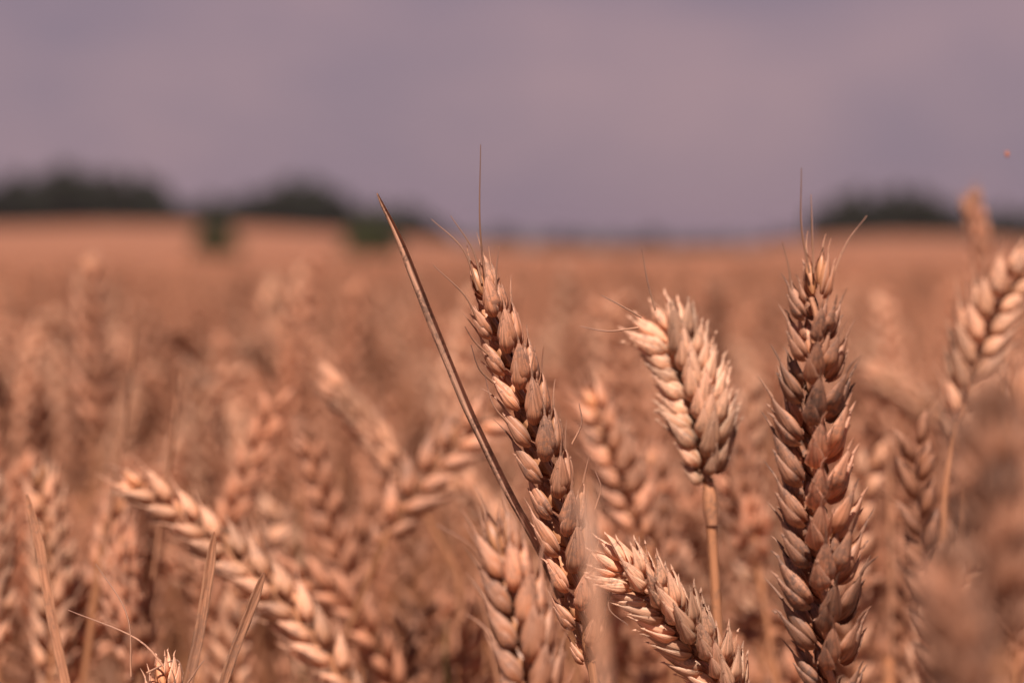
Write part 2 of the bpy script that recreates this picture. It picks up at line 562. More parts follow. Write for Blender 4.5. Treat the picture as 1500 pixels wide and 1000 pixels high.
def plant(name_label, base_to_tip, roll=0.3, n=21, kind='chaff', size=1.0, tilt=(24, 10), seed=1, group=None,
          awns=(), taper=True, stem=True, stem_r=0.0011, foot=None, neck=False, lowcut=0.55, topcut=0.18, bright=0.4, turn=0.03, tipz=1.0, slim=1.0):
    """base_to_tip: list of (px, py, depth) along the ear, base first"""
    rnd = random.Random(seed)
    axis = catmull([at(*p) for p in base_to_tip], n)
    base = axis[0]
    root = empty('wheat_plant', (base.x, base.y, gz(base.x, base.y)))
    if stem:
        sp = stem_points(base, (axis[1] - axis[0]).normalized(), rnd=rnd, foot=foot, turn=turn)
        root.location = sp[-1]
    inv = Matrix.Translation(-root.location)
    tag(root, name_label, 'wheat', group)
    if stem:
        mb = MB()
        rr = [stem_r * (1.0 + 0.5 * (i / 15)) for i in range(16)]
        tube(mb, sp, rr, 8, wob=0.06, rnd=rnd, vr=(0, 6))
        if neck:
            k0 = base - (axis[1] - axis[0]).normalized() * 0.0035
            k1 = base - (axis[1] - axis[0]).normalized() * 0.0115
            tube(mb, [base, k0, k0.lerp(k1, .6), k1], [stem_r * .9, stem_r * 1.55, stem_r * 1.45, stem_r * 1.1], 8, wob=.1, rnd=rnd)
        link('stem', mb.mesh('stem', [M_STEM]), root, inv)
    fr = ear_frames(axis, roll)
    # rachis with swollen nodes
    mb = MB()
    zz = []
    for i, (p, (t, D)) in enumerate(zip(axis, fr)):
        zz.append(p + D * ((-1) ** i) * 0.0006 * size)
    tube(mb, catmull(zz, n * 3), [0.0010 * size * (1 - 0.4 * i / (3 * n)) for i in range(3 * n)], 6, rnd=rnd)
    ear = link('ear', mb.mesh('ear', [M_STEM]), root, inv)
    for i in range(n):
        t, D = fr[i]
        p = axis[i]
        s = 1 if i % 2 else -1
        last = i == n - 1
        o_ = D * s
        u = i / (n - 1)
        if last:
            o_ = t.cross(D)
        tl = rad(tilt[0] + (tilt[1] - tilt[0]) * u + rnd.uniform(-5, 5)) * (0.2 if last else 1)
        zax = (t * math.cos(tl) + o_ * math.sin(tl)).normalized()
        yax = (o_ * math.cos(tl) - t * math.sin(tl)).normalized()
        xax = yax.cross(zax)
        sc_ = size * rnd.uniform(0.94, 1.05)
        if taper:
            sc_ *= (lowcut + (1 - lowcut) * min(1, u / 0.18)) * (1 - topcut * max(0, (u - 0.6) / 0.4))
        rot = Matrix((xax, yax, zax)).transposed().to_4x4() @ Matrix.Rotation(rad(rnd.uniform(-12, 12)), 4, 'Z')
        fl = -1 if rnd.random() < 0.5 else 1
        m = Matrix.Translation(p + o_ * 0.0011 * size) @ rot @ Matrix.Diagonal((sc_ * slim * rnd.uniform(.95, 1.08), sc_ * slim, sc_ * rnd.uniform(.94, 1.04) * (tipz if last else 1), 1))
        me = SPK['bright' if kind == 'dark' and s > 0 and rnd.random() < bright else kind][rnd.randrange(8)]  # paler husks on one rank of dark ears put the sunlit side into colour
        link('spikelet', me, ear, m)
    for a in awns:
        pts = [at(*q) for q in a]
        c = catmull(pts, 14)
        mb = MB()
        tube(mb, c, [0.00024 * (1 - k / 15.5) + 0.00006 for k in range(14)], 5, rnd=rnd)
        link('awn', mb.mesh('awn', [M_AWN]), ear)
    return root

# ------------------------------------------------------------------ ground and far land
def sheet(name, xs_of, ys, zf, mat, kind, uvs=False):
    V = []; nc = None
    for y in ys:
        xs = xs_of(y)
        nc = len(xs)
        for x in xs:
            V.append((x, y, zf(x, y)))
    mb = MB()
    mb.add(V, grid_faces(len(ys), nc, False), [(0, 0)] * len(V))
    o = link(name, mb.mesh(name, [mat]))
    return tag(o, kind=kind)

ys = list(np.concatenate([np.linspace(-6, 60, 34), np.linspace(64, 750, 110), np.geomspace(800, 9000, 14)]))
g = sheet('ground', lambda y: [k / 40 * (30 + 0.75 * max(y, 0)) for k in range(-40, 41)], ys, gz, M_SOIL, 'structure')

# crop top from 7 m outwards: a thick bumpy mass standing on the soil
def crop_z(x, y):
    a = 0.05 * min(1, 0.4 + y / 60)
    n_ = noise.noise(Vector((x * 3.1, y * 1.7, 0))) + 0.5 * noise.noise(Vector((x * 9.0, y * 6.0, 3)))
    return canopy(x, y) - 0.05 + a * n_
ysc = list(np.concatenate([np.linspace(7, 20, 60), np.linspace(20.5, 80, 80), np.linspace(82, 300, 90)]))
mb = MB()
V = []; nc = 161
for r_, y in enumerate(ysc + [300.0]):
    for k in range(nc):
        x = (k - 80) / 80 * (4 + 0.42 * y)
        z = gz(x, y) if r_ == len(ysc) else crop_z(x, y)
        V.append((x, y, z))
mb.add(V, grid_faces(len(ysc) + 1, nc, False), [(0, 0)] * len(V))
tag(link('far_wheat_crop', mb.mesh('far_wheat_crop', [M_CROPTOP])), 'smooth orange-brown mass of ripe crop reaching back to the ridge', 'wheat field', kind='stuff')

# far wooded hills on the horizon
mb = MB()
V = []
for r_, (dy, hf) in enumerate(((2300, 0.0), (2400, 0.75), (2550, 1.0), (2900, 0.8), (3600, 0.0))):
    for k in range(121):
        x = (k - 60) / 60 * 1400
        nn = 0.5 + 0.5 * noise.noise(Vector((x * 0.0042, 1.7, 0))) + 0.18 * noise.noise(Vector((x * 0.02, 5.1, r_)))
        V.append((x, dy, -9 + hf * (6.5 + 10.5 * nn)))
mb.add(V, grid_faces(5, 121, False), [(0, 0)] * len(V))
tag(link('hills', mb.mesh('hills', [M_HILL])), kind='structure')

# ------------------------------------------------------------------ trees
def crown_mesh(seed, mat, nclump=80, leaves=55, flat=1.0):
    """unit crown, 1 high, about 1 wide: clumps of leaf faces through its volume"""
    rnd = random.Random(seed)
    V = []; F = []
    for c in range(nclump):
        while True:
            p = Vector((rnd.uniform(-1, 1), rnd.uniform(-1, 1), rnd.uniform(-1, 1)))
            if p.length < 1 and p.length > 0.25:
                break
        low = 1 - 0.25 * max(0, p.z)
        cc = Vector((p.x * 0.42 * low, p.y * 0.42 * low, 0.52 + p.z * 0.42 * flat))
        cr_ = rnd.uniform(0.08, 0.17)
        for l in range(leaves):
            q = Vector((rnd.gauss(0, 1), rnd.gauss(0, 1), rnd.gauss(0, 1))).normalized() * cr_ * rnd.uniform(0.4, 1.05)
            a = cc + q
            nrm = (q.normalized() + Vector((rnd.uniform(-.7, .7), rnd.uniform(-.7, .7), rnd.uniform(-.4, .9)))).normalized()
            u = nrm.orthogonal().normalized()
            v_ = nrm.cross(u)
            s = rnd.uniform(0.02, 0.045)
            b = len(V)
            V += [tuple(a + u * s), tuple(a + v_ * s * .7), tuple(a - u * s), tuple(a - v_ * s * .7)]
            F.append((b, b + 1, b + 2, b + 3))
    mb = MB()
    mb.add(V, F, [(0, 0)] * len(V))
    return mb.mesh('crown', [mat], smooth=False)

def trunk_mesh(seed):
    rnd = random.Random(seed)
    mb = MB()
    pts = [Vector((0, 0, -0.03)), Vector((0.01, 0, 0.2)), Vector((-0.01, 0.01, 0.45)), Vector((0.01, 0, 0.75))]
    tube(mb, pts, [0.035, 0.026, 0.018, 0.006], 8, rnd=rnd)
    for k in range(6):
        a = rnd.uniform(0, 6.28); z = rnd.uniform(0.25, 0.5)
        e = Vector((math.cos(a) * 0.32, math.sin(a) * 0.32, z + 0.25))
        tube(mb, [Vector((0, 0, z)), Vector((0, 0, z)).lerp(e, 0.5) + Vector((0, 0, .03)), e], [0.014, 0.009, 0.003], 5, rnd=rnd)
    return mb.mesh('trunk', [M_BARK])
CROWNS = [crown_mesh(s, M_TREE) for s in (11, 12, 13, 14)]
BCROWNS = [crown_mesh(s, M_BUSH, 90, 60) for s in (21, 22)]
TRUNKS = [trunk_mesh(s) for s in (5, 6)]

def tree(px, topy, dist, wide, label, group, name='tree', crowns=CROWNS, low=0.0):
    topy += 0 if name == 'bush' else R.uniform(-7, 5)
    x = (px - 750) / FPX * dist
    zb = gz(x, dist)
    h = ZC + (350 - topy + (2 if name == 'bush' else 11)) / FPX * dist - zb
    root = empty(name, (x, dist, zb))
    tag(root, label, 'bush' if name == 'bush' else 'tree', group)
    root.rotation_euler.z = R.uniform(0, 6.28)
    wd = wide / FPX * dist * (1.25 if name == 'bush' else R.uniform(.95, 1.35))
    c = link('crown', R.choice(crowns), root, Matrix.Translation((0, 0, -h * low)) @ Matrix.Diagonal((wd, wd, h * (1.04 + low), 1)))
    t = link('trunk', R.choice(TRUNKS), root, Matrix.Diagonal((h, h, h, 1)))
    return root

LW = 'dark blurred tree in the wood on the ridge at the left edge'
for (px, ty) in ((-60, 285), (-20, 278), (25, 268), (62, 263), (98, 256), (135, 259), (172, 264), (205, 270), (232, 284)):
    tree(px, ty, R.uniform(262, 285), 66, LW, 'trees of the left wood')
    tree(px + 15, ty + 14, R.uniform(288, 305), 74, LW, 'trees of the left wood')
for (px, ty) in ((258, 305), (285, 308), (312, 304)):
    tree(px, ty, R.uniform(265, 285), 46, 'low dark tree in the gap between the two woods on the left', 'trees of the gap')
MW = 'dark blurred tree in the second wood, left of the slanting dry straw'
for (px, ty) in ((335, 304), (362, 292), (392, 286), (425, 280), (455, 277), (480, 287)):
    tree(px, ty, R.uniform(262, 285), 56, MW, 'trees of the second wood')
    tree(px + 10, ty + 12, R.uniform(288, 305), 60, MW, 'trees of the second wood')
for (px, ty) in ((508, 304), (535, 308), (562, 312), (590, 316), (617, 322), (640, 331)):
    tree(px, ty, R.uniform(262, 290), 46, 'low dark tree of the hedge running down behind the slanting straw', 'hedge trees')
RW = 'dark blurred tree in the round wood on the ridge at the right'
for (px, ty) in ((1205, 312), (1228, 298), (1255, 291), (1285, 287), (1318, 286), (1345, 292), (1368, 302)):
    tree(px, ty, R.uniform(262, 285), 54, RW, 'trees of the right wood')
    tree(px + 8, ty + 10, R.uniform(290, 305), 56, RW, 'trees of the right wood')
for (px, ty) in ((1395, 316), (1420, 319), (1445, 321), (1470, 319), (1494, 317), (1518, 315), (1542, 317), (1570, 316)):
    tree(px, ty, R.uniform(262, 290), 44, 'low dark tree trailing off from the right wood to the edge', 'trees trailing right')
for k in range(15):
    tree(690 + k * 34 + R.uniform(-9, 9), R.uniform(352, 360), R.uniform(600, 660), R.uniform(26, 44), 'faint low tree on the far horizon between the two ridges', 'trees on the far horizon')
tree(319, 322, 92, 62, 'round green bush standing alone in the field at the left', None, 'bush', BCROWNS)
tree(541, 322, 96, 80, 'wider green bush in the field just left of the slanting straw', None, 'bush', BCROWNS)

# ------------------------------------------------------------------ low-detail ears for everything further back
def low_ear(seed, n=20, length=0.092, nod=0.0, nr=5, nc=5, florets=3, awn=True):
    """ear along +Z from the origin, nodding to +X"""
    rnd = random.Random(seed)
    pts = []
    p = Vector((0, 0, 0))
    for i in range(n):
        a = nod * (i / (n - 1)) ** 1.3
        pts.append(p.copy())
        p = p + Vector((math.sin(a), 0, math.cos(a))) * (length / (n - 1))
    fr = frames(pts)
    mb = MB()
    prof = [0.25, 0.9, 1.0, 0.62, 0.06] if nr == 5 else [0.4, 1.0, 0.6, 0.05]
    for i in range(n):
        t, X, Y = fr[i]
        s = 1 if i % 2 else -1
        u = i / (n - 1)
        sc_ = (0.6 + 0.4 * min(1, u / 0.2)) * (1 - 0.22 * max(0, (u - 0.6) / 0.4)) * rnd.uniform(.9, 1.08)
        o_ = Y * s
        for k in range(florets):
            lat = (k - (florets - 1) / 2) * (0.30 if florets == 3 else 0.34)
            tl = rad(rnd.uniform(15, 30) if k != 1 or florets != 3 else rnd.uniform(20, 34))
            z = (t * math.cos(tl) + o_ * math.sin(tl)).normalized()
            x = t.cross(o_).normalized()
            z = (z + x * lat).normalized()
            y = z.cross(x).normalized()
            x = y.cross(z)
            b = pts[i] + o_ * 0.001 + x * (lat * 0.006) + t * (0.002 if k == 1 else 0)
            L = 0.0118 * sc_; W = 0.0046 * sc_
            V = []; U = []
            for a_ in range(nr):
                v_ = a_ / (nr - 1)
                for c_ in range(nc):
                    an = 2 * math.pi * c_ / nc
                    V.append(b + z * (L * v_) + x * (math.cos(an) * W / 2 * prof[a_]) + y * (math.sin(an) * W / 2 * prof[a_]))
                    U.append((c_ / nc, v_))
            mb.add([tuple(q) for q in V], grid_faces(nr, nc, True), U, 0)
            if awn and rnd.random() < 0.5:
                tp = b + z * L * 0.97
                aw = rnd.uniform(0.002, 0.007)
                e = tp + z * aw + o_ * aw * 0.3
                tube(mb, [tp, e], [0.0003, 0.00008], 3, rnd=rnd)
    return mb, pts

LOWV = [(low_ear(s, n=R.choice((17, 19, 21)), length=R.uniform(.075, .1), nod=nd)) for s, nd in enumerate((0.05, 0.2, 0.5, 0.9, 1.5, 0.3, 0.1))]
LOWM = [m.mesh('ear', [M_MASS]) for m, _ in LOWV]
LOWP = [m.mesh('ear', [M_PALE]) for m, _ in LOWV]
def low_stem(seed):
    rnd = random.Random(seed)
    mb = MB()
    pts = catmull([Vector((0, 0, 0)), Vector((0, 0, -0.06)), Vector((rnd.uniform(-.02, .02), rnd.uniform(-.02, .02), -0.4)), Vector((rnd.uniform(-.04, .04), rnd.uniform(-.03, .03), -0.9))], 10)
    tube(mb, pts, [0.0009 + 0.0007 * k / 9 for k in range(10)], 5, rnd=rnd, vr=(0, 5))
    if rnd.random() < 0.7:      # a dry leaf hanging from a node
        k = rnd.choice((3, 4, 5))
        a = rnd.uniform(0, 6.28)
        d = Vector((math.cos(a), math.sin(a), 0))
        p0 = pts[k]
        lp = catmull([p0, p0 + d * 0.02 + Vector((0, 0, 0.07)), p0 + d * 0.07 + Vector((0, 0, 0.10)), p0 + d * 0.11 + Vector((0, 0, 0.0))], 9)
        blade(mb, lp, [0.004, 0.007, 0.008, 0.008, 0.007, 0.006, 0.005, 0.003, 0.001], 0.6, rnd.uniform(-2, 2), mi=1)
    return mb
LOWSB = [low_stem(s) for s in range(6)]
LOWS = [m.mesh('stem', [M_STEM, M_LEAF]) for m in LOWSB]

def low_plant(p, lean, az, v, s, label, group, mats=LOWM):
    root = empty('wheat_plant', (p.x, p.y, gz(p.x, p.y)))
    tag(root, label, 'wheat', group)
    loc = Matrix.Translation(Vector(p) - root.location)
    rot = Matrix.Rotation(az, 4, 'Z') @ Matrix.Rotation(lean, 4, 'Y')
    link('ear', mats[v], root, loc @ rot @ Matrix.Diagonal((s, s, s, 1)))
    link('stem', LOWS[R.randrange(6)], root, loc @ Matrix.Rotation(az, 4, 'Z') @ Matrix.Rotation(lean * 0.35, 4, 'Y'))
    return root

# seen individually: the plants behind the sharp ears
GA = 'blurred ripe wheat plants close behind the sharp ears'
GB = 'heavily blurred wheat plants in the middle of the field'
LA = 'blurred ripe wheat plant low down, close behind the sharp ears'
LB = 'heavily blurred upright wheat plant in the crowd at mid-distance'
rp = random.Random(23)
cnt = 0
for k in range(85):
    d = rp.uniform(0.80, 1.16)
    px = rp.uniform(-80, 1580)
    topy = rp.uniform(570, 960)
    v = rp.randrange(len(LOWM))
    b = at(px, topy + 0.09 * FPX / d, d)
    low_plant(b, rp.gauss(0, 0.28), rp.uniform(-0.7, 0.7) + (math.pi if rp.random() < 0.5 else 0), v, rp.uniform(.9, 1.1), LA, GA, LOWP if rp.random() < .25 else LOWM)
for (px, ty, d) in ((640, 815, .92), (672, 880, .86), (602, 850, .98), (630, 940, .84), (1300, 760, .95), (1335, 850, .9), (1010, 850, .92), (1402, 615, .67), (1350, 690, .84)):
    low_plant(at(px, ty + 0.09 * FPX / d, d), rp.gauss(-0.05, 0.12), rp.uniform(-0.4, 0.4), rp.randrange(4), 1.0, LA, GA)
for k in range(178):
    d = math.sqrt(rp.uniform(1.12 ** 2, 2.0 ** 2))
    px = rp.uniform(-120, 1620)
    v = rp.randrange(len(LOWM))
    dz = max(0.018, rp.gauss(0.055, 0.030))
    b = at(px, 350, d)
    s = rp.uniform(.85, 1.12)
    b.z = ZC - 0.007 * d - dz - 0.088 * s
    low_plant(b, rp.gauss(0.0, 0.15), rp.uniform(-0.9, 0.9) + (math.pi if rp.random() < 0.55 else 0), v, s, LB, GB, LOWP if rp.random() < .38 else LOWM)

# the rest of the standing crop is one mass
def mass(name, label, protos, spots, mats):
    vs_ = []; fs = []; us = []; ts = []; ms = []
    base = 0
    for (M, pi, tint) in spots:
        v, f, u, mi = protos[pi]
        vs_.append(v @ M[:3, :3].T + M[:3, 3])
        fs.append(f + base)
        us.append(u)
        ms.append(mi)
        ts.append(np.full(len(v), tint))
        base += len(v)
    v = np.vstack(vs_); f = np.vstack(fs); u = np.vstack(us)
    me = bpy.data.meshes.new(name)
    me.vertices.add(len(v)); me.vertices.foreach_set('co', v.ravel())
    me.loops.add(f.size); me.loops.foreach_set('vertex_index', f.ravel().astype(np.int32))
    me.polygons.add(len(f))
    me.polygons.foreach_set('loop_start', np.arange(0, f.size, 4, dtype=np.int32))
    for m in mats: me.materials.append(m)
    me.polygons.foreach_set('material_index', np.concatenate(ms).astype(np.int32))
    me.update(calc_edges=True)
    me.polygons.foreach_set('use_smooth', [True] * len(f))
    ul = me.uv_layers.new(name='UVMap')
    ul.data.foreach_set('uv', u[f.ravel()].ravel())
    a = me.attributes.new('tint', 'FLOAT', 'POINT')
    a.data.foreach_set('value', np.concatenate(ts))
    me.update()
    return tag(link(name, me), label, 'wheat field', kind='stuff')

def proto(mb, remap=None):
    v, f, u, mi = mb.arrays()
    return v, np.array(f, dtype=np.int64), u, np.array(mi) + (remap or 0)
P_mid = [proto(low_ear(40 + i, n=18, length=.09, nod=nd, nr=5, nc=4, florets=2, awn=False)[0]) for i, nd in enumerate((.05, .3, .8, .15))]
P_far = [proto(low_ear(60 + i, n=9, length=.09, nod=nd, nr=4, nc=3, florets=2, awn=False)[0]) for i, nd in enumerate((.05, .4, .9))]
P_stem = [proto(m, 1) for m in LOWSB[:4]]
mbs = MB(); tube(mbs, [Vector((0, 0, 0)), Vector((0.01, 0, -0.4)), Vector((0, 0, -0.88))], [0.001, .0012, .0016], 3)
P_stem.append(proto(mbs, 1))
ALLP = P_mid + P_far + P_stem
rm = random.Random(99)
spots = []
def add_spot(x, y, dz, far):
    s = rm.uniform(.85, 1.12)
    z = canopy(x, y) + 0.07 - dz - 0.088 * s
    az = rm.uniform(-1, 1) + (math.pi if rm.random() < .5 else 0)
    lean = rm.gauss(0, .22)
    T = Matrix.Translation((x, y, z)); Rz = Matrix.Rotation(az, 4, 'Z')
    M = np.array(T @ Rz @ Matrix.Rotation(lean, 4, 'Y') @ Matrix.Scale(s, 4))
    tint = rm.random()
    spots.append((M, (4 + rm.randrange(3)) if far else rm.randrange(4), tint))
    Ms = np.array(T @ Rz @ Matrix.Rotation(lean * .35, 4, 'Y'))
    spots.append((Ms, 11 if far else 7 + rm.randrange(4), tint))
for k in range(2000):      # 2 to 4.5 m
    d = math.sqrt(rm.uniform(1.95 ** 2, 4.5 ** 2))
    add_spot(rm.uniform(-.32, .32) * d, d, max(.02, rm.gauss(.065, .03)), False)
for k in range(7500):      # 4.5 to 15 m
    d = math.sqrt(rm.uniform(4.5 ** 2, 15 ** 2))
    add_spot(rm.uniform(-.30, .30) * d, d, max(.015, rm.gauss(.06, .025)), True)
for k in range(950):       # lower ears between the taller ones
    d = math.sqrt(rm.uniform(1.05 ** 2, 2.8 ** 2))
    add_spot(rm.uniform(-.3, .3) * d, d, rm.uniform(.07, .2), False)
for k in range(260):       # just beside the frame
    d = math.sqrt(rm.uniform(.8 ** 2, 2.1 ** 2))
    add_spot(rm.choice((-1, 1)) * rm.uniform(.27, .42) * d, d, max(.02, rm.gauss(.07, .03)), False)
for k in range(3000):      # shorter stalks and dry leaves under the ears
    d = math.sqrt(rm.uniform(.82 ** 2, 3.2 ** 2))
    x = rm.uniform(-.36, .36) * d
    T = Matrix.Translation((x, d, canopy(x, d) - rm.uniform(0.10, 0.22))) @ Matrix.Rotation(rm.uniform(0, 6.28), 4, 'Z') @ Matrix.Rotation(rm.uniform(-.15, .15), 4, 'Y')
    spots.append((np.array(T), 7 + rm.randrange(4), rm.random()))
mass('standing_wheat_crop', 'dense blurred mass of ripe standing crop filling the field behind', ALLP, spots, [M_MASS, M_STEM, M_LEAF])

# ------------------------------------------------------------------ the ears one can pick out
F = 0.55
plant('sharpest ripe ear in the middle, leaning left, with three long fine awns at its tip',
      [(866, 968, .553), (842, 850, .551), (818, 735, .550), (780, 615, .55), (741, 512, .55), (713, 437, .55)],
      roll=rad(34), n=21, kind='plump', size=1.0, slim=.9, seed=3, tilt=(22, 13),
      awns=[[(712, 420, .55), (703, 330, .548), (704, 212, .547)],
            [(700, 425, .55), (678, 365, .55), (632, 321, .551)],
            [(706, 415, .551), (692, 365, .552), (660, 316, .553)],
            [(700, 470, .549), (680, 432, .547), (634, 388, .545)],
            [(728, 445, .549), (727, 400, .547), (731, 360, .546)],
            [(716, 520, .549), (695, 500, .547), (681, 478, .545)],
            [(722, 560, .549), (702, 540, .547), (690, 505, .545)], [(744, 620, .549), (722, 592, .547), (710, 548, .546)],
            [(838, 650, .549), (852, 620, .548), (848, 590, .547)], [(872, 745, .549), (880, 715, .548), (872, 690, .547)]])
plant('stout pale ear with bowed broad head on a bare straight stalk, right of the middle',
      [(1038, 706, .612), (1033, 652, .613), (1024, 606, .615), (1010, 560, .618), (996, 523, .620), (981, 500, .621)],
      roll=rad(34), n=18, kind='cream', size=1.1, slim=1.02, topcut=0.0, tilt=(30, 22), seed=8, neck=True, stem_r=0.00135,
      foot=Vector((at(1062, 960, .612).x + .02, .64, gz(0, .6))),
      awns=[[(960, 455, .57), (948, 410, .57), (940, 365, .57)], [(940, 465, .56), (905, 445, .56), (880, 432, .56)],
            [(935, 480, .56), (890, 485, .56), (850, 478, .56)]])
plant('large dark ear, shade painted in, standing upright at the right with a forked tip',
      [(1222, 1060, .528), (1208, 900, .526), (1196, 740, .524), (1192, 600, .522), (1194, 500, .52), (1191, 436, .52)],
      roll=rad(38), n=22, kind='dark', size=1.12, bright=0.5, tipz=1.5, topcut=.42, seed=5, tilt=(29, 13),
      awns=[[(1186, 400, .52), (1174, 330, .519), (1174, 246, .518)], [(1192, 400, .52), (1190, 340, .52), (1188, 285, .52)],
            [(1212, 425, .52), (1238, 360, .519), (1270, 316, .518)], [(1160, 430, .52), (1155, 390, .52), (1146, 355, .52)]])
plant('pale ear leaning left at the bottom, beside the base of the sharp middle ear',
      [(1090, 1060, .543), (1050, 985, .543), (1000, 920, .541), (950, 868, .540), (915, 838, .540)],
      roll=rad(35), n=18, kind='cream', size=.95, slim=.92, tilt=(28, 20), seed=12,
      awns=[[(945, 860, .54), (938, 820, .54), (936, 785, .54)], [(1005, 900, .541), (1005, 880, .54), (999, 858, .54)],
            [(900, 850, .54), (892, 890, .54), (920, 915, .54)]])
plant('soft-focus ear low in front, left of the sharp middle ear',
      [(790, 1100, .478), (782, 1000, .480), (764, 900, .482), (738, 815, .484)],
      roll=rad(30), n=12, kind='plump', size=.98, slim=.9, tilt=(24, 14), seed=14,
      awns=[[(735, 830, .484), (728, 780, .484), (733, 735, .484)], [(720, 850, .484), (690, 800, .482), (640, 768, .48)],
            [(722, 840, .484), (700, 800, .484), (680, 765, .484)]])
plant('arching ear at the lower left, bowing over to the left with plump side grains',
      [(530, 1040, 0.69), (470, 950, 0.69), (400, 868, 0.69), (320, 800, 0.69), (255, 748, 0.69), (208, 716, 0.69)],
      roll=rad(-20), n=22, kind='pale_plump', size=1.0, tilt=(26, 18), seed=16)
plant('upright ear near the left edge behind a dry leaf tip',
      [(75, 1010, 0.748), (78, 930, 0.748), (75, 840, 0.748), (68, 760, 0.748), (62, 715, 0.748)], roll=rad(20), n=17, kind='pale', seed=18)
plant('ear cut by the left edge of the frame',
      [(-5, 960, 0.735), (-12, 880, 0.735), (-14, 800, 0.735), (-18, 730, 0.735)], roll=rad(20), n=15, kind='pale', seed=19)
plant('darker ear hanging between the left edge and the arching ear',
      [(110, 980, 0.774), (130, 900, 0.774), (155, 830, 0.774), (168, 760, 0.774)], roll=rad(30), n=16, kind='chaff', seed=20)
plant('ear standing under the arch of the bowed ear at lower left',
      [(205, 1000, 0.722), (195, 930, 0.722), (180, 870, 0.722), (178, 810, 0.722)], roll=rad(70), n=13, kind='chaff', seed=21)
plant('pinkish blurred ear leaning left against a dark gap',
      [(600, 715, 0.827), (565, 665, 0.827), (530, 615, 0.827), (490, 570, 0.827)], roll=rad(80), n=15, kind='pale', seed=22, size=.95)
plant('blurred ear bowing right across the dry straw with open side grains',
      [(560, 800, 0.774), (590, 745, 0.774), (640, 680, 0.774), (700, 625, 0.774), (745, 603, 0.774)], roll=rad(10), n=14, kind='plump', seed=24, size=1.05, tilt=(34, 26))
plant('blurred ear just right of the sharp middle ear',
      [(945, 800, 0.748), (925, 735, 0.748), (900, 665, 0.748), (875, 600, 0.748)], roll=rad(15), n=14, kind='plump', seed=25, tilt=(32, 22))
plant('blurred ear behind the bare straight stalk',
      [(1110, 830, 0.788), (1095, 760, 0.788), (1080, 690, 0.788), (1070, 620, 0.788)], roll=rad(60), n=16, kind='chaff', seed=26)
plant('blurred ear low between the middle ear and the stalk',
      [(985, 900, 0.814), (970, 820, 0.814), (960, 750, 0.814), (958, 690, 0.814)], roll=rad(40), n=15, kind='chaff', seed=27)
plant('blurred pale ear behind the dry straw at the bottom',
      [(790, 860, 0.933), (750, 800, 0.933), (710, 745, 0.933), (672, 700, 0.933)], roll=rad(45), n=14, kind='pale', seed=28, size=.95)
plant('leaning ear near the right edge with bright curved side grains',
      [(1400, 640, 0.722), (1420, 570, 0.722), (1440, 490, 0.722), (1470, 430, 0.722), (1515, 385, 0.722)], roll=rad(-15), n=17, kind='pale_plump', seed=30, size=1.08, turn=.01, tilt=(32, 24))
plant('tall thin blurred ear reaching above the horizon at the right',
      [(1455, 520, 1.012), (1446, 450, 1.012), (1438, 375, 1.012), (1426, 300, 1.012)], roll=rad(60), n=18, kind='chaff', seed=31, size=.82)
plant('short pale ear lying across to the left near the right edge',
      [(1390, 625, 1.0), (1350, 598, 1.0), (1310, 572, 1.0), (1280, 555, 1.0)], roll=rad(70), n=11, kind='pale', seed=32, size=1.2, turn=.012)
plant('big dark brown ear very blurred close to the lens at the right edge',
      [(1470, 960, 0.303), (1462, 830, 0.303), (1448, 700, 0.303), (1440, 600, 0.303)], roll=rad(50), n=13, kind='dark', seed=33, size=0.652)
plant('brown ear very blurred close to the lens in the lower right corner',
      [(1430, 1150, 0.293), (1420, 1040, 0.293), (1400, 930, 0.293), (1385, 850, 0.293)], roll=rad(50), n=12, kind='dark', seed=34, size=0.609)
plant('ear very blurred close to the lens, cut by the right edge',
      [(1530, 900, 0.351), (1515, 800, 0.351), (1505, 700, 0.351), (1500, 600, 0.351)], roll=rad(50), n=13, kind='chaff', seed=35, size=0.652)
plant('ear top just poking into the bottom of the frame below two dry leaf tips',
      [(262, 1230, .55), (256, 1140, .55), (248, 1065, .55), (240, 1012, .55)], roll=rad(50), n=10, kind='pale', seed=36, size=.85,
      awns=[[(248, 985, 0.55), (200, 935, 0.55), (100, 893, 0.55)], [(192, 990, 0.55), (186, 900, 0.55), (140, 825, 0.55)],
            [(215, 985, 0.55), (250, 968, 0.55), (262, 968, 0.55), (268, 985, 0.55)], [(275, 1000, 0.55), (292, 975, 0.55), (300, 966, 0.55)]])
plant('blurred ear standing among stems at the far left middle',
      [(140, 640, 1.144), (136, 560, 1.144), (132, 480, 1.144), (128, 400, 1.144)], roll=rad(40), n=17, kind='chaff', seed=38, size=1.15)
plant('pale blurred ear leaning left between the left stems and the dry straw',
      [(440, 640, 1.38), (430, 560, 1.38), (412, 490, 1.38), (396, 430, 1.38)], roll=rad(70), n=17, kind='pale', seed=39, size=1.35)

